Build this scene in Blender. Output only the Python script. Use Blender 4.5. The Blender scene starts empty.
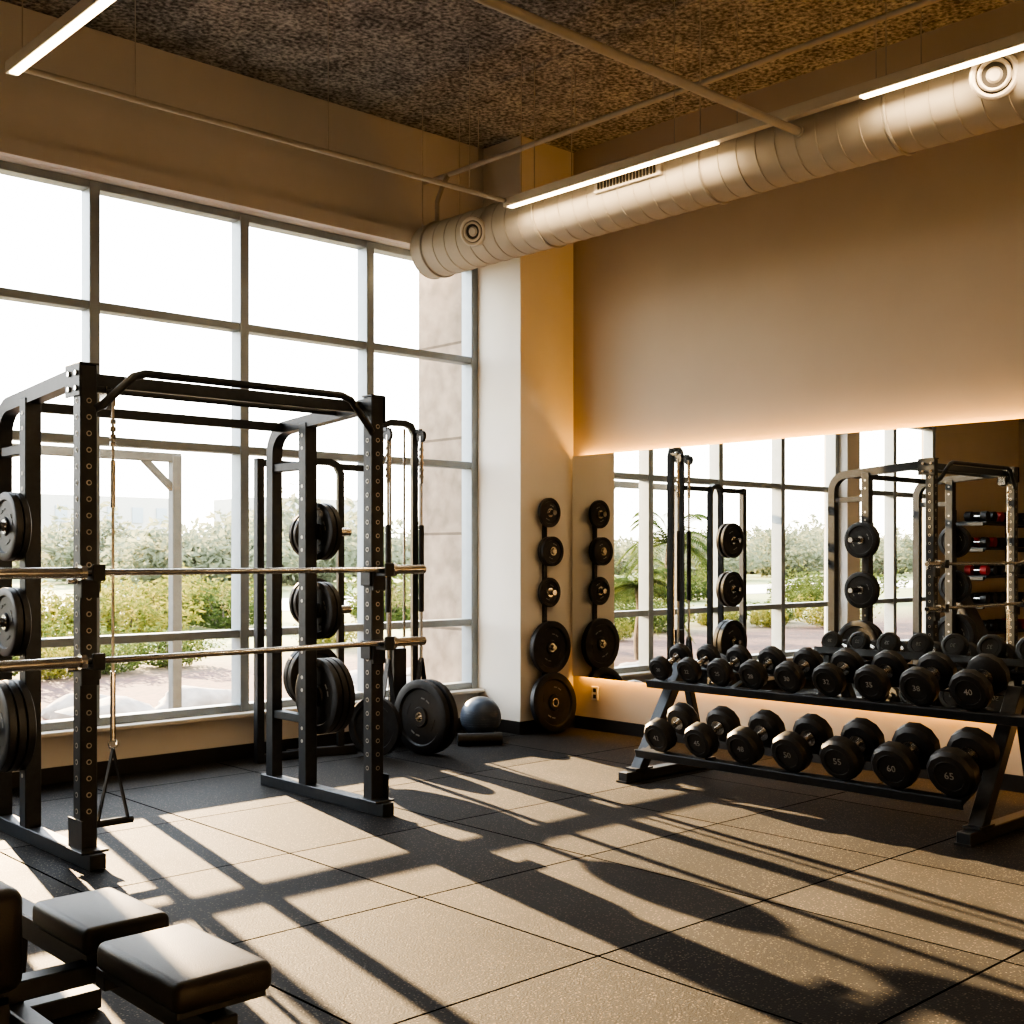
import bpy, bmesh, math, random
from mathutils import Vector, Matrix, Euler, noise
random.seed(7)
scene=bpy.context.scene
COL=scene.collection

# ------------------------------------------------------------ materials
def new_mat(name):
    m=bpy.data.materials.new(name); m.use_nodes=True
    nt=m.node_tree
    return m,nt,nt.nodes['Principled BSDF']
def mat(name,col,rough=0.5,metal=0.0,var=0.12,scale=12.0,bump=0.0,bscale=200.0,spec=0.5):
    m,nt,p=new_mat(name)
    tc=nt.nodes.new('ShaderNodeTexCoord')
    no=nt.nodes.new('ShaderNodeTexNoise'); no.inputs['Scale'].default_value=scale; no.inputs['Detail'].default_value=4
    nt.links.new(tc.outputs['Object'],no.inputs['Vector'])
    cr=nt.nodes.new('ShaderNodeValToRGB')
    a=[max(0,c*(1-var)) for c in col]; b=[min(1,c*(1+var)) for c in col]
    cr.color_ramp.elements[0].position=0.3; cr.color_ramp.elements[1].position=0.7
    cr.color_ramp.elements[0].color=(*a,1); cr.color_ramp.elements[1].color=(*b,1)
    nt.links.new(no.outputs['Fac'],cr.inputs['Fac']); nt.links.new(cr.outputs['Color'],p.inputs['Base Color'])
    p.inputs['Roughness'].default_value=rough; p.inputs['Metallic'].default_value=metal
    p.inputs['Specular IOR Level'].default_value=spec
    if bump>0:
        n2=nt.nodes.new('ShaderNodeTexNoise'); n2.inputs['Scale'].default_value=bscale; n2.inputs['Detail'].default_value=3
        nt.links.new(tc.outputs['Object'],n2.inputs['Vector'])
        bp=nt.nodes.new('ShaderNodeBump'); bp.inputs['Strength'].default_value=bump; bp.inputs['Distance'].default_value=0.01
        nt.links.new(n2.outputs['Fac'],bp.inputs['Height']); nt.links.new(bp.outputs['Normal'],p.inputs['Normal'])
    return m
def emis(name,col,strength):
    m,nt,p=new_mat(name)
    p.inputs['Base Color'].default_value=(*col,1)
    p.inputs['Emission Color'].default_value=(*col,1); p.inputs['Emission Strength'].default_value=strength
    return m

M_wall=mat('wall_paint',(0.54,0.46,0.36),0.85,var=0.03,scale=2,bump=0.08,bscale=150)
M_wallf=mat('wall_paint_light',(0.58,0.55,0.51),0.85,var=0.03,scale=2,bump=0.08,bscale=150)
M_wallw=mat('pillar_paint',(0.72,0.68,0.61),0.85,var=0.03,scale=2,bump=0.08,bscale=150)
M_steel=mat('black_powdercoat',(0.030,0.034,0.040),0.42,0.2,var=0.15,scale=30,bump=0.03,bscale=500)
M_chrome=mat('chrome',(0.60,0.58,0.55),0.22,1.0,var=0.08,scale=30)
M_rubber=mat('black_rubber',(0.017,0.017,0.018),0.5,0,var=0.25,scale=40,bump=0.05,bscale=400)
M_plate=mat('cast_iron_plate',(0.024,0.024,0.026),0.45,0.2,var=0.2,scale=25,bump=0.05,bscale=300)
M_vinyl=mat('black_vinyl',(0.026,0.023,0.021),0.42,0,var=0.1,scale=20,bump=0.12,bscale=260,spec=0.4)
M_white=mat('white_marking',(0.26,0.26,0.25),0.6,0,var=0.05)
M_bush=mat('hole_bushing',(0.42,0.40,0.36),0.45,0.6,var=0.1)
M_alu=mat('window_aluminium',(0.29,0.33,0.36),0.45,0.3,var=0.05)
M_sill=mat('sill_paint',(0.66,0.62,0.56),0.5,var=0.04)
M_base=mat('black_baseboard_vinyl',(0.02,0.018,0.016),0.5)
M_duct=mat('duct_paint',(0.48,0.44,0.38),0.7,0.0,var=0.05,scale=3,spec=0.3)
M_ductd=mat('diffuser_dark',(0.05,0.045,0.04),0.6)
M_pipe=mat('conduit_paint',(0.44,0.41,0.36),0.5,0.2,var=0.06)
M_light_body=mat('fixture_body',(0.58,0.53,0.46),0.45,0.1,var=0.03)
M_led=emis('linear_led',(1.0,0.74,0.43),9.0)
M_ledw=emis('mirror_led',(1.0,0.52,0.14),9.0)
M_ball=mat('ball_vinyl',(0.055,0.075,0.11),0.38,0,var=0.1)
M_stone=mat('outdoor_stone',(0.24,0.22,0.20),0.9,var=0.25,scale=5,bump=0.5,bscale=20)
M_wood=mat('tree_bark',(0.09,0.07,0.05),0.85,var=0.2,scale=10)
M_grey=mat('rack_reflection_grey',(0.13,0.14,0.14),0.6,0.3,var=0.1)  # grey tone of the rack's reflection, worn by its stand-in frame
M_road=mat('pale_asphalt',(0.50,0.48,0.45),0.9,var=0.06)
M_red=mat('red_vinyl',(0.30,0.02,0.02),0.5)

M_mirror,nt,p=new_mat('mirror_silver')
p.inputs['Base Color'].default_value=(0.82,0.82,0.79,1); p.inputs['Metallic'].default_value=1; p.inputs['Roughness'].default_value=0.004
M_glass=bpy.data.materials.new('window_glass'); M_glass.use_nodes=True
nt=M_glass.node_tree; nt.nodes.clear()
o=nt.nodes.new('ShaderNodeOutputMaterial'); mx=nt.nodes.new('ShaderNodeMixShader'); tr=nt.nodes.new('ShaderNodeBsdfTransparent'); gl=nt.nodes.new('ShaderNodeBsdfGlossy')
gl.inputs['Roughness'].default_value=0.0; tr.inputs['Color'].default_value=(0.97,0.98,0.97,1)
lw=nt.nodes.new('ShaderNodeLayerWeight'); lw.inputs['Blend'].default_value=0.5
pw=nt.nodes.new('ShaderNodeMath'); pw.operation='POWER'; pw.inputs[1].default_value=4.0; nt.links.new(lw.outputs['Facing'],pw.inputs[0])
ma=nt.nodes.new('ShaderNodeMath'); ma.operation='MULTIPLY_ADD'; ma.inputs[1].default_value=0.5; ma.inputs[2].default_value=0.04; nt.links.new(pw.outputs[0],ma.inputs[0])
nt.links.new(ma.outputs[0],mx.inputs['Fac']); nt.links.new(tr.outputs[0],mx.inputs[1]); nt.links.new(gl.outputs[0],mx.inputs[2]); nt.links.new(mx.outputs[0],o.inputs['Surface'])

# ceiling
M_ceil,nt,p=new_mat('sprayed_ceiling')
tc=nt.nodes.new('ShaderNodeTexCoord')
n1=nt.nodes.new('ShaderNodeTexNoise'); n1.inputs['Scale'].default_value=3.0; n1.inputs['Detail'].default_value=12; n1.inputs['Roughness'].default_value=0.85
n2=nt.nodes.new('ShaderNodeTexNoise'); n2.inputs['Scale'].default_value=34; n2.inputs['Detail'].default_value=6
nt.links.new(tc.outputs['Object'],n1.inputs['Vector']); nt.links.new(tc.outputs['Object'],n2.inputs['Vector'])
mm=nt.nodes.new('ShaderNodeMath'); mm.operation='MULTIPLY'; nt.links.new(n1.outputs['Fac'],mm.inputs[0]); nt.links.new(n2.outputs['Fac'],mm.inputs[1])
cr=nt.nodes.new('ShaderNodeValToRGB'); cr.color_ramp.elements[0].position=0.17; cr.color_ramp.elements[1].position=0.36
cr.color_ramp.elements[0].color=(0.09,0.085,0.08,1); cr.color_ramp.elements[1].color=(0.52,0.505,0.48,1)
nt.links.new(mm.outputs[0],cr.inputs['Fac']); nt.links.new(cr.outputs['Color'],p.inputs['Base Color']); p.inputs['Roughness'].default_value=0.95
bp=nt.nodes.new('ShaderNodeBump'); bp.inputs['Strength'].default_value=0.8; bp.inputs['Distance'].default_value=0.04
nt.links.new(mm.outputs[0],bp.inputs['Height']); nt.links.new(bp.outputs['Normal'],p.inputs['Normal'])

# floor: rubber tiles
M_floor,nt,p=new_mat('rubber_tile_floor')
tc=nt.nodes.new('ShaderNodeTexCoord')
br=nt.nodes.new('ShaderNodeTexBrick'); br.offset=0; br.inputs['Scale'].default_value=1; br.inputs['Brick Width'].default_value=1.0; br.inputs['Row Height'].default_value=1.0
br.inputs['Mortar Size'].default_value=0.0055; br.inputs['Mortar Smooth'].default_value=0.05
br.inputs['Color1'].default_value=(0.011,0.011,0.012,1); br.inputs['Color2'].default_value=(0.040,0.037,0.034,1); br.inputs['Mortar'].default_value=(0.004,0.004,0.004,1)
nt.links.new(tc.outputs['Object'],br.inputs['Vector'])
vo=nt.nodes.new('ShaderNodeTexVoronoi'); vo.inputs['Scale'].default_value=70
nt.links.new(tc.outputs['Object'],vo.inputs['Vector'])
sp=nt.nodes.new('ShaderNodeValToRGB'); sp.color_ramp.elements[0].position=0.14; sp.color_ramp.elements[1].position=0.30
sp.color_ramp.elements[0].color=(1,1,1,1); sp.color_ramp.elements[1].color=(0,0,0,1)
nt.links.new(vo.outputs['Distance'],sp.inputs['Fac'])
nn=nt.nodes.new('ShaderNodeTexNoise'); nn.inputs['Scale'].default_value=120; nn.inputs['Detail'].default_value=3
nt.links.new(tc.outputs['Object'],nn.inputs['Vector'])
ms=nt.nodes.new('ShaderNodeMath'); ms.operation='MULTIPLY'; nt.links.new(sp.outputs['Color'],ms.inputs[0]); nt.links.new(nn.outputs['Fac'],ms.inputs[1])
inv=nt.nodes.new('ShaderNodeMath'); inv.operation='SUBTRACT'; inv.inputs[0].default_value=1.0; nt.links.new(br.outputs['Fac'],inv.inputs[1])
ms2=nt.nodes.new('ShaderNodeMath'); ms2.operation='MULTIPLY'; nt.links.new(ms.outputs[0],ms2.inputs[0]); nt.links.new(inv.outputs[0],ms2.inputs[1])
mx=nt.nodes.new('ShaderNodeMixRGB'); nt.links.new(ms2.outputs[0],mx.inputs['Fac']); nt.links.new(br.outputs['Color'],mx.inputs['Color1']); mx.inputs['Color2'].default_value=(0.24,0.19,0.14,1)
n3=nt.nodes.new('ShaderNodeTexNoise'); n3.inputs['Scale'].default_value=1.6; n3.inputs['Detail'].default_value=7; n3.inputs['Roughness'].default_value=0.65
nt.links.new(tc.outputs['Object'],n3.inputs['Vector'])
mr2=nt.nodes.new('ShaderNodeMapRange'); mr2.inputs['From Min'].default_value=0.3; mr2.inputs['From Max'].default_value=0.7; mr2.inputs['To Min'].default_value=0.6; mr2.inputs['To Max'].default_value=1.2
nt.links.new(n3.outputs['Fac'],mr2.inputs['Value'])
mu=nt.nodes.new('ShaderNodeMixRGB'); mu.blend_type='MULTIPLY'; mu.inputs['Fac'].default_value=1; nt.links.new(mx.outputs['Color'],mu.inputs['Color1']); nt.links.new(mr2.outputs[0],mu.inputs['Color2'])
nt.links.new(mu.outputs['Color'],p.inputs['Base Color'])
mr=nt.nodes.new('ShaderNodeMapRange'); mr.inputs['To Min'].default_value=0.6; mr.inputs['To Max'].default_value=0.8
nt.links.new(n3.outputs['Fac'],mr.inputs['Value']); nt.links.new(mr.outputs[0],p.inputs['Roughness'])
sm=nt.nodes.new('ShaderNodeMath'); sm.operation='MULTIPLY'; sm.inputs[1].default_value=0.18; nt.links.new(inv.outputs[0],sm.inputs[0]); nt.links.new(sm.outputs[0],p.inputs['Specular IOR Level'])
b1=nt.nodes.new('ShaderNodeBump'); b1.inputs['Strength'].default_value=0.5; b1.inputs['Distance'].default_value=0.004
nt.links.new(nn.outputs['Fac'],b1.inputs['Height'])
b2=nt.nodes.new('ShaderNodeBump'); b2.invert=True; b2.inputs['Strength'].default_value=0.6; b2.inputs['Distance'].default_value=0.003
nt.links.new(br.outputs['Fac'],b2.inputs['Height']); nt.links.new(b1.outputs['Normal'],b2.inputs['Normal']); nt.links.new(b2.outputs['Normal'],p.inputs['Normal'])

# outdoor stucco panels
M_stucco,nt,p=new_mat('stucco_panels')
tc=nt.nodes.new('ShaderNodeTexCoord')
br=nt.nodes.new('ShaderNodeTexBrick'); br.offset=0; br.inputs['Scale'].default_value=1; br.inputs['Brick Width'].default_value=3; br.inputs['Row Height'].default_value=0.8; br.inputs['Mortar Size'].default_value=0.012
br.inputs['Color1'].default_value=(0.27,0.22,0.17,1); br.inputs['Color2'].default_value=(0.24,0.195,0.15,1); br.inputs['Mortar'].default_value=(0.12,0.095,0.07,1)
sx=nt.nodes.new('ShaderNodeSeparateXYZ'); cx=nt.nodes.new('ShaderNodeCombineXYZ'); nt.links.new(tc.outputs['Object'],sx.inputs[0]); nt.links.new(sx.outputs['Y'],cx.inputs['X']); nt.links.new(sx.outputs['Z'],cx.inputs['Y'])
nt.links.new(cx.outputs[0],br.inputs['Vector'])
ns=nt.nodes.new('ShaderNodeTexNoise'); ns.inputs['Scale'].default_value=7; ns.inputs['Detail'].default_value=8; nt.links.new(tc.outputs['Object'],ns.inputs['Vector'])
mrs=nt.nodes.new('ShaderNodeMapRange'); mrs.inputs['From Min'].default_value=0.3; mrs.inputs['From Max'].default_value=0.7; mrs.inputs['To Min'].default_value=0.75; mrs.inputs['To Max'].default_value=1.25; nt.links.new(ns.outputs['Fac'],mrs.inputs['Value'])
mus=nt.nodes.new('ShaderNodeMixRGB'); mus.blend_type='MULTIPLY'; mus.inputs['Fac'].default_value=1; nt.links.new(br.outputs['Color'],mus.inputs['Color1']); nt.links.new(mrs.outputs[0],mus.inputs['Color2'])
nt.links.new(mus.outputs['Color'],p.inputs['Base Color']); p.inputs['Roughness'].default_value=0.95
nn=nt.nodes.new('ShaderNodeTexNoise'); nn.inputs['Scale'].default_value=40; bp=nt.nodes.new('ShaderNodeBump'); bp.inputs['Strength'].default_value=0.6; nt.links.new(tc.outputs['Object'],nn.inputs['Vector']); nt.links.new(nn.outputs['Fac'],bp.inputs['Height']); nt.links.new(bp.outputs['Normal'],p.inputs['Normal'])

# outdoor ground
M_ground,nt,p=new_mat('garden_ground')
tc=nt.nodes.new('ShaderNodeTexCoord')
n2=nt.nodes.new('ShaderNodeTexNoise'); n2.inputs['Scale'].default_value=14; n2.inputs['Detail'].default_value=8
nt.links.new(tc.outputs['Object'],n2.inputs['Vector'])
c1=nt.nodes.new('ShaderNodeValToRGB'); c1.color_ramp.elements[0].position=0.35; c1.color_ramp.elements[1].position=0.7
c1.color_ramp.elements[0].color=(0.022,0.008,0.006,1); c1.color_ramp.elements[1].color=(0.10,0.04,0.027,1)
nt.links.new(n2.outputs['Fac'],c1.inputs['Fac'])
c2=nt.nodes.new('ShaderNodeMixRGB'); c2.inputs['Color2'].default_value=(0.18,0.20,0.08,1)
sy=nt.nodes.new('ShaderNodeSeparateXYZ'); nt.links.new(tc.outputs['Object'],sy.inputs[0])
mr=nt.nodes.new('ShaderNodeMapRange'); mr.inputs['From Min'].default_value=7; mr.inputs['From Max'].default_value=12; nt.links.new(sy.outputs['Y'],mr.inputs['Value'])
nt.links.new(mr.outputs[0],c2.inputs['Fac']); nt.links.new(c1.outputs['Color'],c2.inputs['Color1']); nt.links.new(c2.outputs['Color'],p.inputs['Base Color']); p.inputs['Roughness'].default_value=0.95

def leaf_mat(name,c1v,c2v):
    m=bpy.data.materials.new(name); m.use_nodes=True; nt=m.node_tree; nt.nodes.clear()
    o=nt.nodes.new('ShaderNodeOutputMaterial'); mx=nt.nodes.new('ShaderNodeMixShader'); d=nt.nodes.new('ShaderNodeBsdfDiffuse'); t=nt.nodes.new('ShaderNodeBsdfTranslucent')
    tc=nt.nodes.new('ShaderNodeTexCoord'); n=nt.nodes.new('ShaderNodeTexNoise'); n.inputs['Scale'].default_value=6; c=nt.nodes.new('ShaderNodeValToRGB')
    c.color_ramp.elements[0].position=0.35; c.color_ramp.elements[1].position=0.65; c.color_ramp.elements[0].color=(*c1v,1); c.color_ramp.elements[1].color=(*c2v,1)
    nt.links.new(tc.outputs['Object'],n.inputs['Vector']); nt.links.new(n.outputs['Fac'],c.inputs['Fac'])
    nt.links.new(c.outputs['Color'],d.inputs['Color']); nt.links.new(c.outputs['Color'],t.inputs['Color']); mx.inputs['Fac'].default_value=0.45
    nt.links.new(d.outputs[0],mx.inputs[1]); nt.links.new(t.outputs[0],mx.inputs[2]); nt.links.new(mx.outputs[0],o.inputs['Surface'])
    return m
M_leafY=leaf_mat('leaf_yellowgreen',(0.09,0.11,0.03),(0.22,0.20,0.06))
M_leafG=leaf_mat('leaf_green',(0.045,0.065,0.022),(0.11,0.135,0.05))
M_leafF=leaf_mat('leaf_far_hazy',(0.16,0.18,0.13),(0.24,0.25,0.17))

# ------------------------------------------------------------ builder
class B:
    def __init__(s,name):
        s.name=name; s.v=[]; s.f=[]; s.mi=[]; s.mats=[]
    def _m(s,m):
        if m not in s.mats: s.mats.append(m)
        return s.mats.index(m)
    def add_bm(s,bm,m,M=None):
        k=s._m(m); o=len(s.v); bm.verts.ensure_lookup_table()
        for i,v in enumerate(bm.verts):
            v.index=i; s.v.append(tuple((M@v.co) if M else v.co))
        for f in bm.faces:
            s.f.append([o+v.index for v in f.verts]); s.mi.append(k)
        bm.free()
    def box(s,c,d,m,rot=None,bev=0.0,seg=1):
        bm=bmesh.new(); bmesh.ops.create_cube(bm,size=1)
        for v in bm.verts: v.co=Vector((v.co.x*d[0],v.co.y*d[1],v.co.z*d[2]))
        if bev>0: bmesh.ops.bevel(bm,geom=list(bm.edges),offset=bev,segments=seg,affect='EDGES',profile=0.5)
        M=Matrix.Translation(Vector(c))
        if rot is not None: M=M@Euler(rot).to_matrix().to_4x4()
        s.add_bm(bm,m,M)
    def bar(s,p1,p2,w,h,m,bev=0.004,up=(0,0,1)):
        p1=Vector(p1);p2=Vector(p2); d=p2-p1; L=d.length; z=d.normalized(); u=Vector(up)
        if abs(z.dot(u))>0.99: u=Vector((0,1,0))
        x=u.cross(z).normalized(); y=z.cross(x)
        bm=bmesh.new(); bmesh.ops.create_cube(bm,size=1)
        for v in bm.verts: v.co=Vector((v.co.x*w,v.co.y*h,v.co.z*L))
        if bev>0: bmesh.ops.bevel(bm,geom=list(bm.edges),offset=bev,segments=1,affect='EDGES')
        M=Matrix.Translation((p1+p2)/2)@Matrix((x,y,z)).transposed().to_4x4()
        s.add_bm(bm,m,M)
    def cyl(s,p1,p2,r,m,n=16,r2=None):
        p1=Vector(p1);p2=Vector(p2); d=p2-p1
        bm=bmesh.new(); bmesh.ops.create_cone(bm,cap_ends=True,segments=n,radius1=r,radius2=r if r2 is None else r2,depth=d.length)
        M=Matrix.Translation((p1+p2)/2)@d.to_track_quat('Z','Y').to_matrix().to_4x4()
        s.add_bm(bm,m,M)
    def lathe(s,prof,m,M,n=32):
        bm=bmesh.new(); rings=[]
        for i in range(n):
            a=2*math.pi*i/n; rings.append([bm.verts.new((r*math.cos(a),r*math.sin(a),z)) for r,z in prof])
        k=len(prof)
        for i in range(n):
            A=rings[i];Bq=rings[(i+1)%n]
            for j in range(k):
                bm.faces.new((A[j],Bq[j],Bq[(j+1)%k],A[(j+1)%k]))
        bmesh.ops.recalc_face_normals(bm,faces=bm.faces)
        s.add_bm(bm,m,M)
    def torus(s,R,r,m,M,n=32,k=8):
        s.lathe([(R+r*math.cos(2*math.pi*j/k),r*math.sin(2*math.pi*j/k)) for j in range(k)],m,M,n)
    def sphere(s,c,r,m,sc=(1,1,1),n=24):
        bm=bmesh.new(); bmesh.ops.create_uvsphere(bm,u_segments=n,v_segments=n//2,radius=r)
        s.add_bm(bm,m,Matrix.Translation(Vector(c))@Matrix.Diagonal((*sc,1)))
    def sweep(s,pts,prof,N,m):
        pts=[Vector(p) for p in pts]; N=Vector(N).normalized(); bm=bmesh.new(); rings=[]
        for i,p in enumerate(pts):
            if i==0: T=(pts[1]-p).normalized(); sc=1
            elif i==len(pts)-1: T=(p-pts[-2]).normalized(); sc=1
            else:
                a=(p-pts[i-1]).normalized(); b=(pts[i+1]-p).normalized(); T=(a+b).normalized(); sc=1/max(0.5,a.dot(T))
            S=T.cross(N).normalized()
            rings.append([bm.verts.new(p+N*a_+S*b_*sc) for a_,b_ in prof])
        k=len(prof)
        for i in range(len(rings)-1):
            for j in range(k): bm.faces.new((rings[i][j],rings[i][(j+1)%k],rings[i+1][(j+1)%k],rings[i+1][j]))
        bm.faces.new(rings[0]); bm.faces.new(rings[-1][::-1])
        bmesh.ops.recalc_face_normals(bm,faces=bm.faces)
        s.add_bm(bm,m)
    def tube(s,pts,r,N,m,n=10):
        s.sweep(pts,[(r*math.cos(2*math.pi*j/n),r*math.sin(2*math.pi*j/n)) for j in range(n)],N,m)
    def sq(s,pts,w,N,m):
        h=w/2; s.sweep(pts,[(-h,-h),(h,-h),(h,h),(-h,h)],N,m)
    def mesh(s):
        me=bpy.data.meshes.new(s.name); me.from_pydata(s.v,[],s.f)
        for m in s.mats: me.materials.append(m)
        me.polygons.foreach_set('material_index',s.mi)
        me.polygons.foreach_set('use_smooth',[True]*len(s.f))
        me.update(); me.set_sharp_from_angle(angle=math.radians(35))
        return me
    def done(s,loc=None):
        me=s.mesh()
        o=bpy.data.objects.new(s.name,me); COL.objects.link(o)
        if loc is not None: o.location=loc
        return o
def inst(me,name,loc,rot=(0,0,0),sc=(1,1,1)):
    o=bpy.data.objects.new(name,me); o.location=loc; o.rotation_euler=rot; o.scale=sc; COL.objects.link(o); return o
def axisM(c,d):
    return Matrix.Translation(Vector(c))@Vector(d).to_track_quat('Z','Y').to_matrix().to_4x4()
def simplebox(name,lo,hi,m):
    b=B(name); b.box([(a+c)/2 for a,c in zip(lo,hi)],[c-a for a,c in zip(lo,hi)],m); return b.done()

# ------------------------------------------------------------ room
XL=-9.5; YB=-9.5; H=4.74; YW=0.50
simplebox('floor',(XL,YB,-0.1),(0,0.72,0),M_floor)
simplebox('ceiling',(XL-0.15,YB-0.15,H),(0.2,0.75,H+0.15),M_ceil)
simplebox('wall_right',(0,YB,-0.1),(0.2,0.72,H),M_wall)
simplebox('wall_left',(XL-0.15,YB,-0.1),(XL,0.72,H),M_wall)
simplebox('wall_back',(XL-0.15,YB-0.15,-0.1),(0.2,YB,H),M_wall)
W1a,W1b=-4.934,-0.602; W2a,W2b=-7.16,-5.20; WT=3.81; WS=0.30
b=B('wall_front')
def bx(lo,hi,m=M_wallf): b.box([(a+c)/2 for a,c in zip(lo,hi)],[c-a for a,c in zip(lo,hi)],m)
bx((XL,YW,0),(W1b,0.70,WS))
bx((XL,YW-0.06,WT),(W1b,0.70,H))
bx((XL,YW,WS),(W2a,0.70,WT),M_wall); bx((W2b,YW-0.1,WS),(W1a,0.70,WT)); bx((W2b,YW-0.1,0),(W1a,YW,WS))
b.done()
b=B('wall_pillar'); b.box((-0.301,0.35,H/2),(0.602,0.70,H),M_wallw); b.done()
b=B('trim_window_header')
b.box((-4.06,0.40,WT+0.05),(6.9,0.07,0.10),M_wallf); b.done()
def window(name,xa,xb,nb):
    b=B(name); w=(xb-xa)/nb; yc=0.575
    for i in range(nb+1):
        x=xa+w*i; ww=0.07
        if i==0: x+=0.03
        if i==nb: x-=0.03
        b.box((x,yc,(WS+WT)/2+0.01),(ww,0.13,WT-WS-0.03),M_alu,bev=0.004)
    for z in (WS+0.05,0.87,2.155,3.015,WT-0.025):
        b.box(((xa+xb)/2,yc,z),(xb-xa,0.11,0.055),M_alu,bev=0.004)
    for i in range(nb):
        x0=xa+w*i+0.01; x1=x0+w-0.02; o=len(b.v); k=b._m(M_glass)
        b.v+=[(x0,yc,WS+0.03),(x1,yc,WS+0.03),(x1,yc,WT-0.03),(x0,yc,WT-0.03)]; b.f.append([o,o+1,o+2,o+3]); b.mi.append(k)
    b.done()
window('window_1',W1a,W1b,4); window('window_2',W2a,W2b,2)
b=B('trim_window_sill')
b.box(((W1a+W1b)/2,0.50,WS+0.013),(W1b-W1a,0.16,0.026),M_sill,bev=0.004)
b.box(((W2a+W2b)/2,0.50,WS+0.013),(W2b-W2a,0.16,0.026),M_sill,bev=0.004); b.done()
b=B('baseboard_front'); b.box(((W1a+W1b)/2,YW-0.006,0.05),(W1b-W1a,0.012,0.10),M_base); b.box((-0.301,-0.006,0.05),(0.602,0.012,0.10),M_base); b.box((-0.608,0.247,0.05),(0.012,0.506,0.10),M_base); b.done()
b=B('baseboard_right'); b.box((-0.006,YB/2-0.01,0.05),(0.012,-YB-0.03,0.10),M_base); b.done()
b=B('exterior_column'); b.box((0.0,1.00,2.4),(1.2,0.58,5.2),M_stucco); b.done()

# mirror with LED backlight
MB,MT=0.43,2.23
b=B('wall_mounted_mirror')
b.box((-0.046,-3.31,(MB+MT)/2),(0.008,6.55,MT-MB),M_mirror)
b.box((-0.039,-3.31,(MB+MT)/2),(0.005,6.53,MT-MB-0.02),M_base)
for y in (-0.6,-2,-3.3,-4.6,-6): b.box((-0.0185,y,1.33),(0.037,0.05,1.5),M_base)
for z in (MT-0.05,MB+0.05): b.box((-0.030,-3.3,z),(0.012,6.4,0.02),M_ledw)
b.done()
def area(name,loc,rot,sx,sy,e,col):
    l=bpy.data.lights.new(name,'AREA'); l.shape='RECTANGLE'; l.size=sx; l.size_y=sy; l.energy=e; l.color=col
    o=bpy.data.objects.new(name,l); o.location=loc; o.rotation_euler=rot; COL.objects.link(o); return o
area('mirror_backlight',(-0.018,-3.3,MT-0.03),(math.radians(180),0,0),0.02,6.4,24,(1,0.48,0.08))
area('mirror_backlight',(-0.018,-3.3,MB+0.03),(0,0,0),0.02,6.4,20,(1,0.48,0.08))
b=B('wall_outlet'); b.box((-0.006,-0.25,0.30),(0.010,0.07,0.11),M_sill,bev=0.002); b.box((-0.012,-0.25,0.325),(0.003,0.03,0.03),M_base); b.box((-0.012,-0.25,0.275),(0.003,0.03,0.03),M_base); b.done()

# ------------------------------------------------------------ duct
DX,DZ,DR=-1.33,3.73,0.20
b=B('air_duct')
b.cyl((DX,0.22,DZ),(DX,-9.4,DZ),DR,M_duct,48)
b.sphere((DX,0.22,DZ),DR,M_duct,sc=(1,0.3,1),n=32)
y=0.22
while y>-9.3:
    b.torus(DR+0.0005,0.0035,M_duct,axisM((DX,y,DZ),(0,1,0)),48,6); y-=0.13
for y in (0.1,-1.1,-2.5,-3.7,-5.1,-6.4):
    b.torus(DR+0.004,0.009,M_pipe,axisM((DX,y,DZ),(0,1,0)),48,6)
    b.cyl((DX-DR*0.9,y,DZ+0.05),(DX-DR*0.9,y,H),0.004,M_pipe,6); b.cyl((DX+DR*0.9,y,DZ+0.05),(DX+DR*0.9,y,H),0.004,M_pipe,6)
for y,r in ((-0.50,0.10),(-4.27,0.11)):
    d=Vector((-1,-0.35,-0.25)).normalized(); c=Vector((DX,y,DZ))+Vector((-1,0,-0.08)).normalized()*(DR-0.035)
    b.cyl(c-d*0.03,c+d*0.06,r*0.95,M_duct,32)
    b.torus(r*0.9,0.016,M_light_body,axisM(c+d*0.06,d),32,8)
    b.torus(r*0.62,0.010,M_light_body,axisM(c+d*0.07,d),32,8)
    b.cyl(c+d*0.055,c+d*0.064,r*0.85,M_ductd,32)
    b.cyl(c+d*0.06,c+d*0.075,r*0.38,M_light_body,24,r2=r*0.25)
b.box((DX-DR-0.005,-1.96,DZ+0.04),(0.04,0.55,0.12),M_light_body,bev=0.004)
for i in range(18): b.box((DX-DR-0.028,-1.96-0.23+i*0.027,DZ+0.04),(0.01,0.012,0.09),M_ductd)
b.done()

# ------------------------------------------------------------ linear lights
LZ=3.78
def linlight(name,x,segs,y0,y1):
    b=B(name)
    b.box((x,(y0+y1)/2,LZ),(0.055,abs(y1-y0),0.06),M_light_body,bev=0.003)
    for a,c in segs:
        b.box((x,(a+c)/2,LZ-0.032),(0.042,abs(a-c),0.012),M_led)
    yy=y0-0.15
    while yy>y1: 
        b.cyl((x,yy,LZ+0.02),(x,yy,H),0.003,M_pipe,6); yy-=1.3
    b.done()
linlight('linear_pendant_light',-1.66,[(-1.02,-2.735),(-3.65,-5.6)],-0.98,-8.5)
linlight('linear_pendant_light',-4.93,[(-1.02,-3.9),(-4.4,-7.0)],-0.98,-8.5)
area('linear_led_glow',(-1.66,-1.88,LZ-0.045),(0,0,0),0.04,1.7,14,(1,0.76,0.48))
area('linear_led_glow',(-1.66,-4.6,LZ-0.045),(0,0,0),0.04,1.9,14,(1,0.76,0.48))
area('linear_led_glow',(-4.93,-2.5,LZ-0.045),(0,0,0),0.04,2.8,14,(1,0.76,0.48))
b=B('ceiling_conduit')
b.cyl((-4.90,-1.0,LZ+0.01),(-1.69,-1.0,LZ+0.01),0.016,M_pipe,12)
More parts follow.
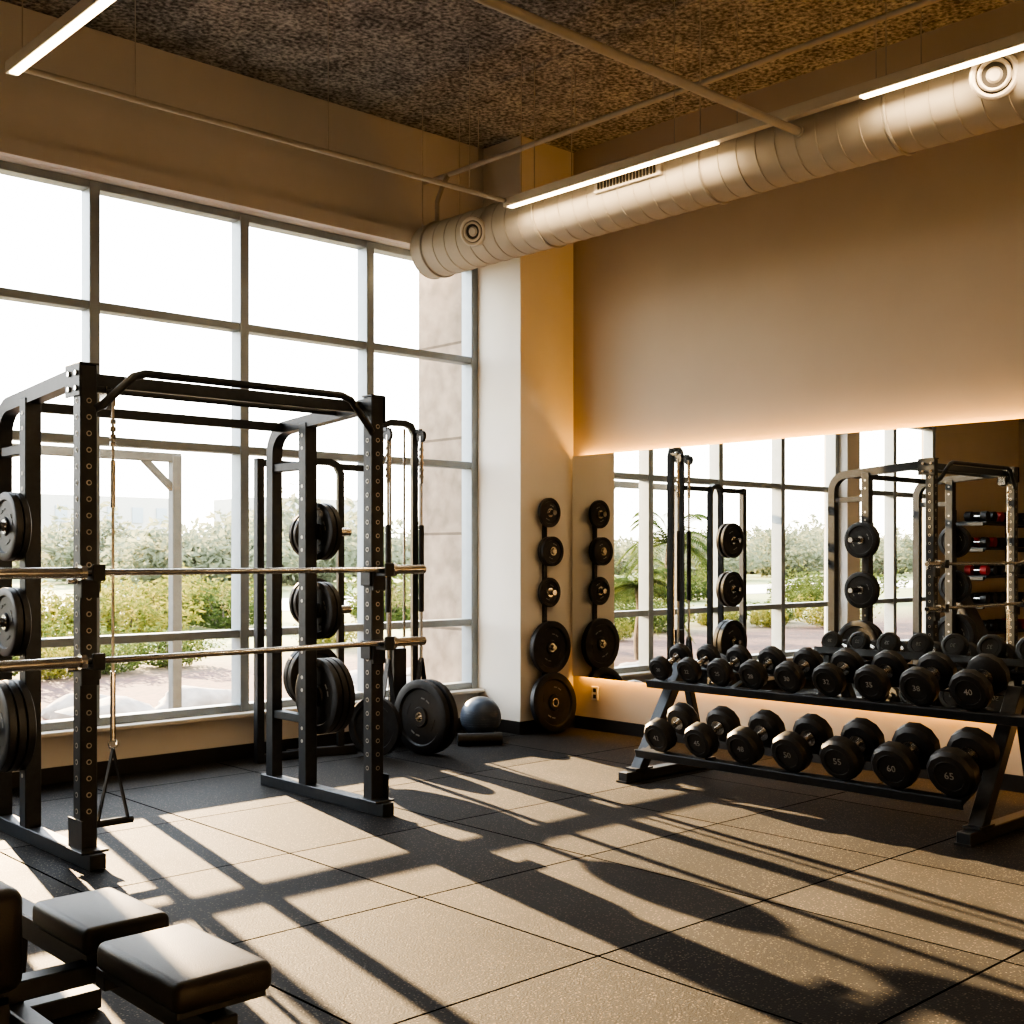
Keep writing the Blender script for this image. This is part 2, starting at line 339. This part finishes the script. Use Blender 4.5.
for x in (-4.3,-3.1,-2.0): b.cyl((x,-1.0,LZ),(x,-1.0,H),0.003,M_pipe,6)
b.done()
b=B('ceiling_pipe'); b.cyl((-1.56,-3.20,3.715),(-9.4,-3.20,3.715),0.023,M_pipe,16)
b.cyl((-1.56,-3.20,3.715),(-1.54,-3.20,3.715),0.030,M_pipe,16)
for x in (-2.4,-4.2,-6): b.cyl((x,-3.2,3.72),(x,-3.2,H),0.004,M_pipe,6)
b.done()
b=B('ceiling_pipe'); b.cyl((-1.22,0.44,4.33),(-1.22,-9.4,4.33),0.019,M_pipe,16)
for y in (-0.2,-1.2,-1.9,-3.2,-4.6): b.cyl((-1.22,y,4.33),(-1.22,y,H),0.004,M_pipe,6)
b.tube([(-1.22,0.15,4.33),(-1.28,0.15,4.22),(-1.33,0.15,4.10),(-1.33,0.15,3.95)],0.018,(0,1,0),M_pipe)
b.done()

# ------------------------------------------------------------ weight plates
def plate_mesh(R,t):
    b=B('weight_plate'); h=t/2
    prof=[(0.026,-h),(0.026,h),(R*0.25,h),(R*0.28,h*0.45),(R*0.74,h*0.45),(R*0.78,h),(R*0.97,h),(R,h*0.8),(R,-h*0.8),(R*0.97,-h),(R*0.78,-h),(R*0.74,-h*0.45),(R*0.28,-h*0.45),(R*0.25,-h)]
    b.lathe(prof,M_plate,Matrix(),40)
    b.lathe([(0.025,-h-0.001),(0.025,h+0.001),(0.036,h+0.001),(0.036,-h-0.001)],M_chrome,Matrix(),20)
    for sgn in (1,-1):
        for k in range(8):
            a=k*math.pi/4+ (0.2 if k%2 else -0.2)
            b.box((R*0.51*math.cos(a),R*0.51*math.sin(a),sgn*h*0.5),(R*0.14,R*0.04,0.004),M_white if k in (1,2,5,6) else M_plate,rot=(0,0,a+math.pi/2))
    return b.mesh()
P_S=plate_mesh(0.118,0.03); P_M=plate_mesh(0.17,0.035); P_L=plate_mesh(0.225,0.042); P_W=plate_mesh(0.212,0.05)
RX=(0,math.radians(90),0); RY=(math.radians(90),0,0)

# ------------------------------------------------------------ power rack
RXL,RXR,RYF=-4.80,-3.17,-1.54; RYM,RYB=RYF+0.65,RYF+1.02
TW=0.08; RH=2.29
b=B('power_rack')
for x in (RXL,RXR):
    sgn=-1 if x==RXL else 1
    b.bar((x,RYF-0.14,0.035),(x,RYB+0.10,0.035),0.075,0.07,M_steel)
    b.bar((x,RYF,0.07),(x,RYF,RH),TW,TW,M_steel,up=(0,1,0))
    b.bar((x,RYM,0.07),(x,RYM,RH-0.09),TW,TW,M_steel,up=(0,1,0))
    pts=[(x,RYB,0.07),(x,RYB,RH-0.28)]
    cxy=(RYB-0.16,RH-0.24)
    for i in range(1,9):
        a=math.pi/2*i/8; pts.append((x,cxy[0]+0.16*math.cos(a),cxy[1]+0.16*math.sin(a)-0.02))
    pts.append((x,RYF,RH-0.04)); b.sq(pts,0.07,(1,0,0),M_steel)
    b.box((x,RYF-0.02,0.076),(0.13,0.18,0.012),M_steel,bev=0.003); b.box((x+sgn*0.045,RYF,0.14),(0.008,0.15,0.15),M_steel)
    b.box((x,RYF,RH+0.004),(0.09,0.09,0.008),M_steel)
    b.box((x+sgn*0.045,RYF+0.03,RH-0.07),(0.008,0.16,0.15),M_steel,bev=0.002)
    for dy in (-0.04,0.04):
        for dz in (-0.11,-0.04):
            b.cyl((x+sgn*0.045,RYF+dy+0.02,RH+dz),(x+sgn*0.058,RYF+dy+0.02,RH+dz),0.013,M_chrome,6)
    z=0.25
    while z<RH-0.1:
        b.cyl((x,RYF-0.042,z),(x,RYF+0.042,z),0.013,M_bush,10)
        b.cyl((x-0.042,RYF,z),(x+0.042,RYF,z),0.013,M_bush,10)
        b.cyl((x,RYF-0.043,z),(x,RYF+0.043,z),0.008,M_base,8); b.cyl((x-0.043,RYF,z),(x+0.043,RYF,z),0.008,M_base,8)
        if int(z*20)%2==0: b.cyl((x-0.042,RYM,z),(x+0.042,RYM,z),0.011,M_bush,8)
        z+=0.075
    for z in (1.34,0.94):
        b.box((x,RYF-0.05,z-0.05),(0.085,0.02,0.13),M_steel,bev=0.004)
        b.box((x,RYF-0.095,z-0.027),(0.06,0.10,0.02),M_steel,bev=0.004)
        b.box((x,RYF-0.145,z),(0.06,0.016,0.075),M_steel,bev=0.004)
        b.box((x-sgn*0.05,RYF,z-0.04),(0.012,0.09,0.10),M_steel,bev=0.003)
        b.cyl((x+sgn*0.04,RYF,z-0.04),(x+sgn*0.085,RYF,z-0.04),0.012,M_chrome,10)
    b.bar((x,RYM,0.45),(x,RYB,0.45),0.05,0.05,M_steel); b.bar((x,RYM,1.95),(x,RYB,1.95),0.05,0.05,M_steel)
    for z in (1.56,1.09,0.58):
        b.cyl((x+sgn*0.04,RYM,z),(x+sgn*0.30,RYM,z),0.024,M_chrome,16); b.cyl((x+sgn*0.04,RYM,z),(x+sgn*0.052,RYM,z),0.045,M_steel,16)
xl,xr=RXL,RXR
b.tube([(xl+0.03,RYF-0.03,RH-0.20),(xl+0.06,RYF-0.05,RH-0.18),(xl+0.20,RYF-0.07,RH-0.04),(xl+0.26,RYF-0.07,RH-0.02),(xr-0.26,RYF-0.07,RH-0.02),(xr-0.20,RYF-0.07,RH-0.04),(xr-0.06,RYF-0.05,RH-0.18),(xr-0.03,RYF-0.03,RH-0.20)],0.019,(0,1,0),M_steel,12)
b.bar((xl,RYF+0.10,RH-0.05),(xr,RYF+0.10,RH-0.05),0.045,0.06,M_steel)
b.cyl((xl,RYF+0.32,RH-0.06),(xr,RYF+0.32,RH-0.06),0.017,M_steel,12)
b.bar((xl,RYB-0.12,RH-0.10),(xr,RYB-0.12,RH-0.10),0.05,0.05,M_steel)
px,py=RXL+0.125,RYF+0.04
b.bar((RXL+0.03,py,2.19),(px+0.01,py,2.19),0.04,0.03,M_steel)
b.cyl((px-0.014,py,2.15),(px+0.014,py,2.15),0.05,M_rubber,20); b.cyl((px-0.022,py,2.15),(px+0.022,py,2.15),0.012,M_chrome,10)
b.box((px-0.02,py,2.16),(0.005,0.07,0.09),M_chrome); b.box((px+0.02,py,2.16),(0.005,0.07,0.09),M_chrome)
b.done()
def stirrup(name,x,y,ztop,zmid,w=0.07,L=0.32,diry=(1,0)):
    b=B(name)
    b.cyl((x,y,ztop),(x,y,zmid+0.34),0.007,M_bush,8)
    for k in range(4): b.box((x,y,ztop-0.10-k*0.035),(0.028,0.016,0.024),M_chrome,bev=0.004)
    b.cyl((x,y,ztop-0.28),(x,y,ztop-0.50),0.013,M_chrome,10)
    b.cyl((x,y,zmid+0.42),(x,y,zmid+0.10),0.013,M_chrome,10)
    b.torus(0.02,0.005,M_chrome,axisM((x,y,zmid+0.08),(0,1,0)),16,6)
    N=(diry[1],-diry[0],0); dx,dy=diry
    for sg in (-1,1):
        b.bar((x,y,zmid+0.06),(x+dx*w*sg,y+dy*w*sg,zmid+0.06-L),0.006,0.028,M_rubber,bev=0.001,up=N)
    b.cyl((x-dx*(w+0.02),y-dy*(w+0.02),zmid+0.06-L),(x+dx*(w+0.02),y+dy*(w+0.02),zmid+0.06-L),0.017,M_rubber,14)
    return b.done()
stirrup('cable_handle',px,py-0.056,2.14,0.46,w=0.075,L=0.34)
def barbell(z):
    b=B('barbell'); c=(RXL+RXR)/2; y=RYF-0.10
    b.cyl((c-0.88,y,z),(c+0.86,y,z),0.0145,M_chrome,16)
    for sg,e in ((-1,1.32),(1,1.09)):
        b.cyl((c+sg*0.875,y,z),(c+sg*e,y,z),0.025,M_chrome,20)
        b.cyl((c+sg*0.86,y,z),(c+sg*0.885,y,z),0.036,M_chrome,20)
        b.cyl((c+sg*e,y,z),(c+sg*(e+0.005),y,z),0.02,M_base,16)
    b.done()
barbell(1.34); barbell(0.94)
for z,me in ((1.56,P_M),(1.09,P_M),(0.58,P_L)):
    for k in range(2 if me is P_M else 3):
        d=0.075+k*(0.038 if me is P_M else 0.045)
        inst(me,'weight_plate',(RXL-d,RYM,z),RX); inst(me,'weight_plate',(RXR+d,RYM,z),RX)

# ------------------------------------------------------------ functional trainer
b=B('cable_trainer')
def column(xa,ya,xb,yb,zt):
    dx,dy=xb-xa,yb-ya; L=math.hypot(dx,dy); u=Vector((dx/L,dy/L,0)); N=Vector((-u.y,u.x,0))
    pa=Vector((xa,ya,0)); pts=[pa+Vector((0,0,0.05)),pa+Vector((0,0,zt-0.08)),pa+u*0.03+Vector((0,0,zt-0.02)),pa+u*0.08+Vector((0,0,zt)),pa+u*(L-0.08)+Vector((0,0,zt)),pa+u*(L-0.03)+Vector((0,0,zt-0.02)),pa+u*L+Vector((0,0,zt-0.08)),pa+u*L+Vector((0,0,0.05))]
    b.sq(pts,0.045,N,M_steel)
    b.bar(pa-u*0.12+Vector((0,0,0.03)),pa+u*(L+0.12)+Vector((0,0,0.03)),0.06,0.06,M_steel)
    return pa,u,L,N
pa,u,L,N=column(-1.80,0.24,-1.54,0.16,2.40)
c=pa+u*(L/2)
b.box((c.x,c.y,0.42),(0.10,0.13,0.62),M_plate,rot=(0,0,math.atan2(u.y,u.x)),bev=0.004)
for k in (0.3,0.7):
    q=pa+u*(L*k); b.cyl((q.x,q.y,0.1),(q.x,q.y,2.36),0.010,M_chrome,10)
for k,dx in enumerate((0.02,0.98)):
    q=pa+u*(L*dx)+Vector((0.0,-0.09,0))
    b.bar((q.x,q.y+0.09,2.34),(q.x,q.y,2.34),0.03,0.03,M_steel); b.cyl((q.x-0.012,q.y,2.30),(q.x+0.012,q.y,2.30),0.045,M_rubber,16)
    b.cyl((q.x,q.y,1.95),(q.x,q.y,2.3),0.015,M_chrome,10)
    for j in range(5): b.torus(0.016,0.006,M_chrome,axisM((q.x,q.y,2.2-j*0.05),(0.3,1,0.2)),12,6)
    b.cyl((q.x,q.y,1.62),(q.x,q.y,1.95),0.010,M_bush,8)
    b.cyl((q.x,q.y,1.00),(q.x,q.y,1.64),0.021,M_rubber,12)
    b.cyl((q.x,q.y,0.62),(q.x,q.y,1.0),0.011,M_bush,8)
    for sg in (-1,1): b.bar((q.x,q.y,0.66),(q.x+sg*0.075,q.y,0.22),0.008,0.05,M_rubber,bev=0.001,up=(0,1,0))
    b.cyl((q.x-0.09,q.y,0.20),(q.x+0.09,q.y,0.20),0.022,M_rubber,12)
pa2,u2,L2,N2=column(-2.44,0.27,-2.18,0.20,2.08)
b.bar((-2.20,0.22,2.05),(-1.80,0.24,2.05),0.045,0.045,M_steel)
b.bar((-2.20,0.22,0.03),(-1.80,0.24,0.03),0.05,0.05,M_steel)
# side storage post with plate horns, added to enrich the mirror reflection
b.bar((-2.80,0.27,0.0),(-2.80,0.27,2.08),0.055,0.055,M_steel,up=(0,1,0))
b.bar((-2.82,0.27,2.05),(-2.42,0.27,2.05),0.045,0.045,M_steel); b.bar((-2.82,0.27,0.03),(-2.42,0.27,0.03),0.05,0.05,M_steel)
for z in (1.56,1.09,0.58):
    b.cyl((-2.44,0.27,z),(-2.44,0.04,z),0.022,M_chrome,14)
b.done()
for z,me in ((1.56,P_M),(1.09,P_M),(0.58,P_W)):
    for k in range(2): inst(me,'weight_plate',(-2.44,0.185-k*0.055,z),RY)
PB=plate_mesh(0.265,0.05)
inst(PB,'bumper_plate',(-1.76,-0.20,0.266),(math.radians(90),0,math.radians(-84)))
inst(PB,'bumper_plate',(-1.695,-0.21,0.266),(math.radians(90),0,math.radians(-84)))
inst(P_W,'bumper_plate',(-2.08,-0.08,0.214),(math.radians(90),0,math.radians(-70)))

# ------------------------------------------------------------ ball & roller
b=B('exercise_ball'); b.sphere((0,0,0),0.160,M_ball,n=48)
for k in range(-3,4): b.torus(0.160*math.cos(k*0.12),0.0016,M_ball,Matrix.Translation((0,0,0.160*math.sin(k*0.12))),48,6)
b.done(loc=(-0.95,0.08,0.162))
b=B('foam_roller'); b.cyl((-1.32,-0.08,0.046),(-1.04,-0.26,0.046),0.044,M_rubber,24)
b.cyl((-1.322,-0.0785,0.046),(-1.038,-0.2615,0.046),0.026,M_steel,20); b.done()

# ------------------------------------------------------------ wall plate storage
PX=-0.345
b=B('wall_plate_holder')
b.box((PX,-0.012,1.05),(0.04,0.024,1.6),M_steel,bev=0.003)
for z in (1.76,1.45,1.12,0.68): b.cyl((PX,-0.01,z),(PX,-0.13,z),0.022,M_chrome,14)
b.done()
for z,me,y in ((1.76,P_S,-0.065),(1.45,P_S,-0.065),(1.12,P_S,-0.065),(0.68,P_W,-0.08),(1.45,P_S,-0.10),):
    inst(me,'weight_plate',(PX,y,z),RY)
PL2=plate_mesh(0.24,0.05)
inst(PL2,'weight_plate',(PX-0.01,-0.125,0.243),(math.radians(83),0,0))

# ------------------------------------------------------------ dumbbells
def text_bm(txt,size):
    cu=bpy.data.curves.new('num','FONT'); cu.body=txt; cu.size=size; cu.align_x='CENTER'; cu.align_y='CENTER'; cu.extrude=0.0015; cu.resolution_u=2
    ob=bpy.data.objects.new('num',cu); COL.objects.link(ob)
    dg=bpy.context.evaluated_depsgraph_get(); me=bpy.data.meshes.new_from_object(ob.evaluated_get(dg))
    bm=bmesh.new(); bm.from_mesh(me); COL.objects.unlink(ob); bpy.data.objects.remove(ob); bpy.data.meshes.remove(me)
    return bm
def dumbbell_mesh(R,hl,L,txt):
    b=B('dumbbell'); g=L/2
    for sg in (-1,1):
        x0=sg*(g-hl); M=axisM((x0,0,0),(sg,0,0))
        b.lathe([(0.001,0),(R*0.80,0),(R,hl*0.2),(R,hl*0.78),(R*0.86,hl*0.97),(R*0.62,hl),(R*0.60,hl-0.006),(0.001,hl-0.006)],M_rubber,M@Matrix.Rotation(math.pi/12,4,'Z'),12)
        b.torus(R*0.62,0.002,M_rubber,M@Matrix.Translation((0,0,hl)),24,5)
        b.cyl((x0-sg*0.012,0,0),(x0+sg*0.002,0,0),R*0.42,M_chrome,16)
        right=Vector((0,-1,0)) if sg<0 else Vector((0,1,0)); up=Vector((0,0,1)); nrm=Vector((sg,0,0))
        T=Matrix.Translation((sg*(g-0.004),0,0))@Matrix((right,up,nrm)).transposed().to_4x4()
        b.add_bm(text_bm(txt,R*0.42),M_white,T)
    b.cyl((-(g-hl),0,0),((g-hl),0,0),0.015,M_chrome,14)
    b.cyl((-0.04,0,0),(0.04,0,0),0.0175,M_chrome,14)
    return b.mesh()
DY0,DY1=-1.90,-4.12; TILT=math.radians(20)
b=B('dumbbell_rack')
for y in (DY0,DY1):
    b.bar((-1.52,y,0.035),(-0.62,y,0.035),0.075,0.06,M_steel)
    for x in (-1.50,-0.64): b.box((x,y,0.006),(0.06,0.085,0.012),M_rubber)
    b.bar((-1.38,y,0.05),(-0.93,y,0.72),0.07,0.08,M_steel,up=(0,1,0))
    b.bar((-0.72,y,0.05),(-0.90,y,0.66),0.05,0.05,M_steel,up=(0,1,0))
    b.box((-1.36,y,0.075),(0.16,0.09,0.012),M_steel)
def shelf(cx,cz,depth,y0,y1):
    R=Matrix.Rotation(-TILT,4,'Y')
    c=Vector((cx,(y0+y1)/2,cz)); Ln=abs(y1-y0)
    def bb(off,d):
        p=c+ (R@Vector(off)); b.box(p,d,M_steel,rot=(0,-TILT,0),bev=0.003)
    bb((-depth/2+0.04,0,0),(0.07,Ln,0.008)); bb((depth/2-0.04,0,0),(0.07,Ln,0.008))
    bb((-depth/2,0,0.0),(0.008,Ln,0.055)); bb((depth/2,0,0.0),(0.008,Ln,0.055))
    k=int(Ln/0.6)
    for i in range(k+1): bb((0,-Ln/2+0.03+i*(Ln-0.06)/k,-0.01),(depth,0.04,0.012))
    return c,R
cT,RT=shelf(-1.02,0.645,0.34,DY0+0.10,DY1-0.16)
cB,RB=shelf(-1.27,0.245,0.37,DY0-0.04,DY1+0.04)
b.done()
def row(c,R,specs,ys):
    for (me,Rr),y in zip(specs,ys):
        p=Vector((c.x,y,c.z))+(R@Vector((0,0,Rr+0.008)))
        inst(me,'dumbbell',p,(0,-TILT,0))
topR=[0.080+0.004*i for i in range(9)]
top=[(dumbbell_mesh(r,0.065+0.25*(r-0.07),0.28,str(t)),r) for r,t in zip(topR,(20,22,25,28,30,32,35,38,40))]
ys=[]; y=DY0-0.00
tot=sum(topR[i]+topR[i+1] for i in range(8)); gap=(2.08-tot)/8
for i,r in enumerate(topR):
    ys.append(y)
    if i<8: y-= r+topR[i+1]+gap
row(cT,RT,top,ys)
botR=[0.105,0.109,0.113,0.117,0.121,0.125,0.130]
bot=[(dumbbell_mesh(r,0.10,0.33,str(t)),r) for r,t in zip(botR,(42,45,48,50,55,60,65))]
y0=DY0-0.22; y1=DY1+0.10
row(cB,RB,bot,[y0+(y1-y0)*i/6 for i in range(7)])

# ------------------------------------------------------------ foreground bench
b=B('weight_bench')
def pad(c,d,rot=None,m=M_vinyl): 
    b.box(c,d,m,rot=rot,bev=0.022,seg=4)
    b.box((c[0],c[1],c[2]-d[2]/2-0.006),(d[0]*0.9,d[1]*0.9,0.014),M_steel,rot=rot)
pad((-5.775,-4.335,0.465),(0.245,0.41,0.07))
pad((-5.765,-3.865,0.465),(0.23,0.35,0.07))
b.box((-6.085,-3.90,0.50),(0.15,0.22,0.25),M_vinyl,bev=0.035,seg=4)
b.bar((-5.77,-4.52,0.36),(-5.77,-3.20,0.36),0.07,0.07,M_steel)
b.bar((-5.77,-4.42,0.36),(-5.77,-4.50,0.05),0.06,0.06,M_steel); b.bar((-5.77,-3.30,0.36),(-5.77,-3.25,0.05),0.06,0.06,M_steel)
b.bar((-6.12,-4.50,0.035),(-5.50,-4.50,0.035),0.07,0.06,M_steel); b.bar((-6.12,-3.25,0.035),(-5.50,-3.25,0.035),0.07,0.06,M_steel)
b.bar((-5.77,-4.50,0.06),(-5.77,-3.25,0.06),0.06,0.05,M_steel)
b.bar((-5.77,-3.93,0.36),(-6.06,-3.93,0.36),0.06,0.05,M_steel); b.bar((-6.06,-3.93,0.36),(-6.06,-3.93,0.06),0.06,0.06,M_steel)
b.bar((-6.06,-4.15,0.035),(-6.06,-3.6,0.035),0.06,0.06,M_steel)
b.box((-5.77,-4.10,0.395),(0.20,0.05,0.05),M_steel,bev=0.003)
for y in (-4.35,-3.85): b.box((-5.77,y,0.41),(0.14,0.10,0.03),M_steel,bev=0.003)
b.cyl((-5.72,-4.22,0.36),(-5.62,-4.22,0.36),0.014,M_chrome,12); b.cyl((-5.62,-4.22,0.36),(-5.585,-4.22,0.36),0.026,M_rubber,14)
b.cyl((-6.015,-3.93,0.55),(-6.00,-3.93,0.55),0.018,M_chrome,12)
b.cyl((-6.02,-4.40,0.22),(-5.52,-4.40,0.22),0.042,M_vinyl,20); b.cyl((-6.05,-4.40,0.22),(-5.49,-4.40,0.22),0.016,M_chrome,12)
b.bar((-5.77,-4.40,0.22),(-5.77,-4.40,0.36),0.05,0.05,M_steel)
b.done()

# ------------------------------------------------------------ objects reflected in the mirror
b=B('adjustable_bench')
x,y=-5.75,-0.75
b.box((x,y-0.35,0.45),(0.28,0.35,0.07),M_vinyl,bev=0.02,seg=3)
b.box((x,y+0.12,0.78),(0.28,0.75,0.07),M_vinyl,rot=(math.radians(62),0,0),bev=0.02,seg=3)
b.bar((x,y-0.55,0.38),(x,y+0.35,0.38),0.06,0.06,M_steel); b.bar((x,y-0.5,0.38),(x,y-0.6,0.05),0.06,0.06,M_steel); b.bar((x,y+0.3,0.38),(x,y+0.4,0.05),0.06,0.06,M_steel); b.bar((x,y+0.3,0.38),(x,y+0.22,0.85),0.04,0.04,M_steel)
b.bar((x-0.3,y-0.6,0.035),(x+0.3,y-0.6,0.035),0.06,0.06,M_steel); b.bar((x-0.3,y+0.4,0.035),(x+0.3,y+0.4,0.035),0.06,0.06,M_steel)
b.done()
b=B('dumbbell_storage_rack')
for x in (-8.75,-7.20):
    b.bar((x,0.30,0.0),(x,0.30,1.98),0.07,0.07,M_steel,up=(0,1,0)); b.bar((x,-0.25,0.035),(x,0.35,0.035),0.07,0.07,M_steel)
cols=(M_rubber,M_rubber,M_red,M_rubber,M_rubber,M_rubber,M_rubber)
for z in (0.45,0.80,1.15,1.50,1.82):
    b.box((-7.975,0.08,z),(1.5,0.40,0.03),M_steel,bev=0.004)
    for x in (-8.75,-7.20): b.bar((x,0.28,z-0.02),(x,-0.1,z-0.02),0.05,0.04,M_steel)
    for i in range(7):
        xx=-8.57+i*0.2; mm_=cols[(i+int(z*3))%7]
        b.cyl((xx,-0.07,z+0.08),(xx,0.01,z+0.08),0.062,mm_,12); b.cyl((xx,0.13,z+0.08),(xx,0.21,z+0.08),0.062,mm_,12); b.cyl((xx,0.0,z+0.08),(xx,0.14,z+0.08),0.014,M_chrome,8)
b.done()

# ------------------------------------------------------------ outdoors
b=B('ground_outside'); b.box((0,60,-0.12),(220,118.4,0.04),M_ground); b.done()
b=B('driveway'); b.box((0,25,-0.09),(200,8,0.02),M_road); b.done()
def bush_mesh(name,n,leaf,m,seed):
    rnd=random.Random(seed); b=B(name); k=b._m(m)
    for i in range(n):
        while True:
            p=Vector((rnd.uniform(-1,1),rnd.uniform(-1,1),rnd.uniform(-1,1)))
            q=p.length
            if q<1 and q>0.45+0.2*math.sin(p.x*7)*math.cos(p.y*6): break
        p.z=p.z*0.5+0.5
        p=p*(0.80+0.3*math.sin(p.x*5+seed)*math.sin(p.y*6+seed*2))
        p.z=max(p.z,0.02)
        a=Vector((rnd.gauss(0,1),rnd.gauss(0,1),rnd.gauss(0,1))).normalized(); c=a.cross(Vector((rnd.gauss(0,1),rnd.gauss(0,1),rnd.gauss(0,1)))).normalized()
        s=leaf*rnd.uniform(0.6,1.3); o=len(b.v)
        b.v+= [tuple(p-a*s),tuple(p+c*s*0.4),tuple(p+a*s),tuple(p-c*s*0.4)]; b.f.append([o,o+1,o+2,o+3]); b.mi.append(k)
    for j in range(5):
        an=j*1.256; b.cyl((0.05*math.cos(an),0.05*math.sin(an),-0.05),(0.4*math.cos(an),0.4*math.sin(an),0.6),0.02,M_wood,6,r2=0.008)
    return b.mesh()
BY=[bush_mesh('shrub',2600,0.05,M_leafY,s) for s in (1,2)]
BG=[bush_mesh('shrub',2600,0.05,M_leafG,s) for s in (3,4)]
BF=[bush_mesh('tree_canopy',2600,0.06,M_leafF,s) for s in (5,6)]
def palm_mesh(seed):
    rnd=random.Random(seed); b=B('palm_tree'); k=b._m(M_leafG)
    pts=[(0.04*math.sin(i),0,i*0.22) for i in range(8)]
    b.tube(pts,0.075,(0,1,0),M_wood,10); top=Vector(pts[-1])
    for j in range(34):
        an=j*2.39996; lift=rnd.uniform(-0.1,1.5); d=Vector((math.cos(an),math.sin(an),0)); Lf=1.05
        side=Vector((-math.sin(an),math.cos(an),0))
        for q in range(26):
            t=q/25; p=top+d*(Lf*t*math.cos(lift*0.6))+Vector((0,0,Lf*(lift*t-0.95*t*t)))
            w=0.28*math.sin(math.pi*min(1,t*0.9+0.1))+0.03
            for sg in (-1,1):
                o=len(b.v); e=p+side*sg*w+d*0.16+Vector((0,0,-0.10*t-0.05))
                b.v+=[tuple(p),tuple(p+d*0.04),tuple(e)]; b.f.append([o,o+1,o+2]); b.mi.append(k)
    return b.mesh()
PM=[palm_mesh(1),palm_mesh(2)]
rnd=random.Random(11)
for i in range(26):
    y=rnd.uniform(6.8,9.6); x=rnd.uniform(-16,9); s=rnd.uniform(0.4,0.8)
    inst(rnd.choice(BY+BG),'shrub',(x,y,-0.10),(0,0,rnd.uniform(0,6)),(s*1.25,s*1.25,s))
for i in range(30):
    y=rnd.uniform(13.5,19); x=rnd.uniform(-28,20); s=rnd.uniform(0.6,1.4)
    inst(rnd.choice(BG+BY),'shrub',(x,y,-0.10),(0,0,rnd.uniform(0,6)),(s*1.4,s*1.4,s))
for i in range(70):
    y=rnd.uniform(38,70); x=rnd.uniform(-100,75); s=rnd.uniform(2.0,4.0)
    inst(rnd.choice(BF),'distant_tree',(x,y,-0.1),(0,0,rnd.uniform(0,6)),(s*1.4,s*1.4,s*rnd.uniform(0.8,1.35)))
for x,y,s in ((-8.0,11.7,1.15),(-11.5,11.8,1.3),(-15.5,11.7,1.2),(-6.2,4.6,0.7)):
    inst(PM[int(abs(x))%2],'palm_tree',(x,y,-0.1),(0,0,x),(s,s,s))
def rock(x,y,s,seed):
    bm=bmesh.new(); bmesh.ops.create_icosphere(bm,subdivisions=3,radius=1)
    for v in bm.verts:
        f=1+0.35*noise.noise(v.co*1.3+Vector((seed,0,0)))+0.08*noise.noise(v.co*5); v.co*=f; v.co.z=max(v.co.z*0.6,-0.15)
    b=B('garden_rock'); b.add_bm(bm,M_stone,Matrix.Diagonal((s*1.3,s,s,1))); b.done(loc=(x,y,-0.08))
for i in range(14): rock(rnd.uniform(-6,3),rnd.uniform(2.8,4.4),rnd.uniform(0.18,0.38),i)
b=B('distant_building')
M_far=mat('hazy_building',(0.42,0.41,0.385),0.9)
for x,w,h in ((-30,14,6.0),(-12,9,5.2),(8,12,5.6),(30,16,6.0),(52,12,6.4)):
    b.box((x,85,h/2-0.1),(w,8,h),M_far)
    for k in range(int(w/2)): b.box((x-w/2+1+k*2,80.98,h*0.75),(0.9,0.1,1.2),M_alu)
b.done()
b=B('rack_reflection_frame')  # added frame outside, standing in for the rack's reflection in the glass
b.bar((-2.53,2.0,-0.1),(-2.53,2.0,2.22),0.08,0.08,M_grey,up=(0,1,0))
b.bar((-3.9,2.0,2.20),(-2.49,2.0,2.20),0.07,0.07,M_grey)
b.bar((-2.80,2.0,2.18),(-2.53,2.0,1.93),0.05,0.05,M_grey,up=(0,1,0))
b.bar((-3.9,2.0,-0.1),(-3.9,2.0,2.22),0.08,0.08,M_grey,up=(0,1,0))
b.done()

# ------------------------------------------------------------ light
s=bpy.data.lights.new('sun','SUN'); s.energy=42; s.angle=math.radians(0.5); s.color=(1.0,0.70,0.39)
so=bpy.data.objects.new('sun',s); COL.objects.link(so)
el=math.radians(15.5); az=Vector((0.19,0.98,0)).normalized()
d=Vector((az.x*math.cos(el),az.y*math.cos(el),math.sin(el)))
so.rotation_euler=d.to_track_quat('Z','Y').to_euler(); so.location=d*30
w=bpy.data.worlds.new('World'); scene.world=w; w.use_nodes=True; nt=w.node_tree
bg=nt.nodes['Background']; bg.inputs['Strength'].default_value=8.0
tc=nt.nodes.new('ShaderNodeTexCoord'); sx=nt.nodes.new('ShaderNodeSeparateXYZ'); nt.links.new(tc.outputs['Generated'],sx.inputs[0])
cr=nt.nodes.new('ShaderNodeValToRGB'); nt.links.new(sx.outputs['Z'],cr.inputs['Fac'])
cr.color_ramp.elements[0].position=0.0; cr.color_ramp.elements[0].color=(1.0,0.95,0.87,1); cr.color_ramp.elements[1].position=0.5; cr.color_ramp.elements[1].color=(0.82,0.90,1.0,1)
nt.links.new(cr.outputs['Color'],bg.inputs['Color'])

# ------------------------------------------------------------ camera
cam=bpy.data.cameras.new('Camera'); co=bpy.data.objects.new('Camera',cam); COL.objects.link(co)
co.location=(-7.115,-6.90,1.42); co.rotation_euler=(math.radians(90),0,math.radians(-42.95))
cam.sensor_width=36; cam.lens=1199/1024*36; cam.shift_y=43/1024; cam.clip_end=400
scene.camera=co
scene.view_settings.view_transform='AgX'
scene.view_settings.look='AgX - High Contrast'
scene.view_settings.exposure=0.3
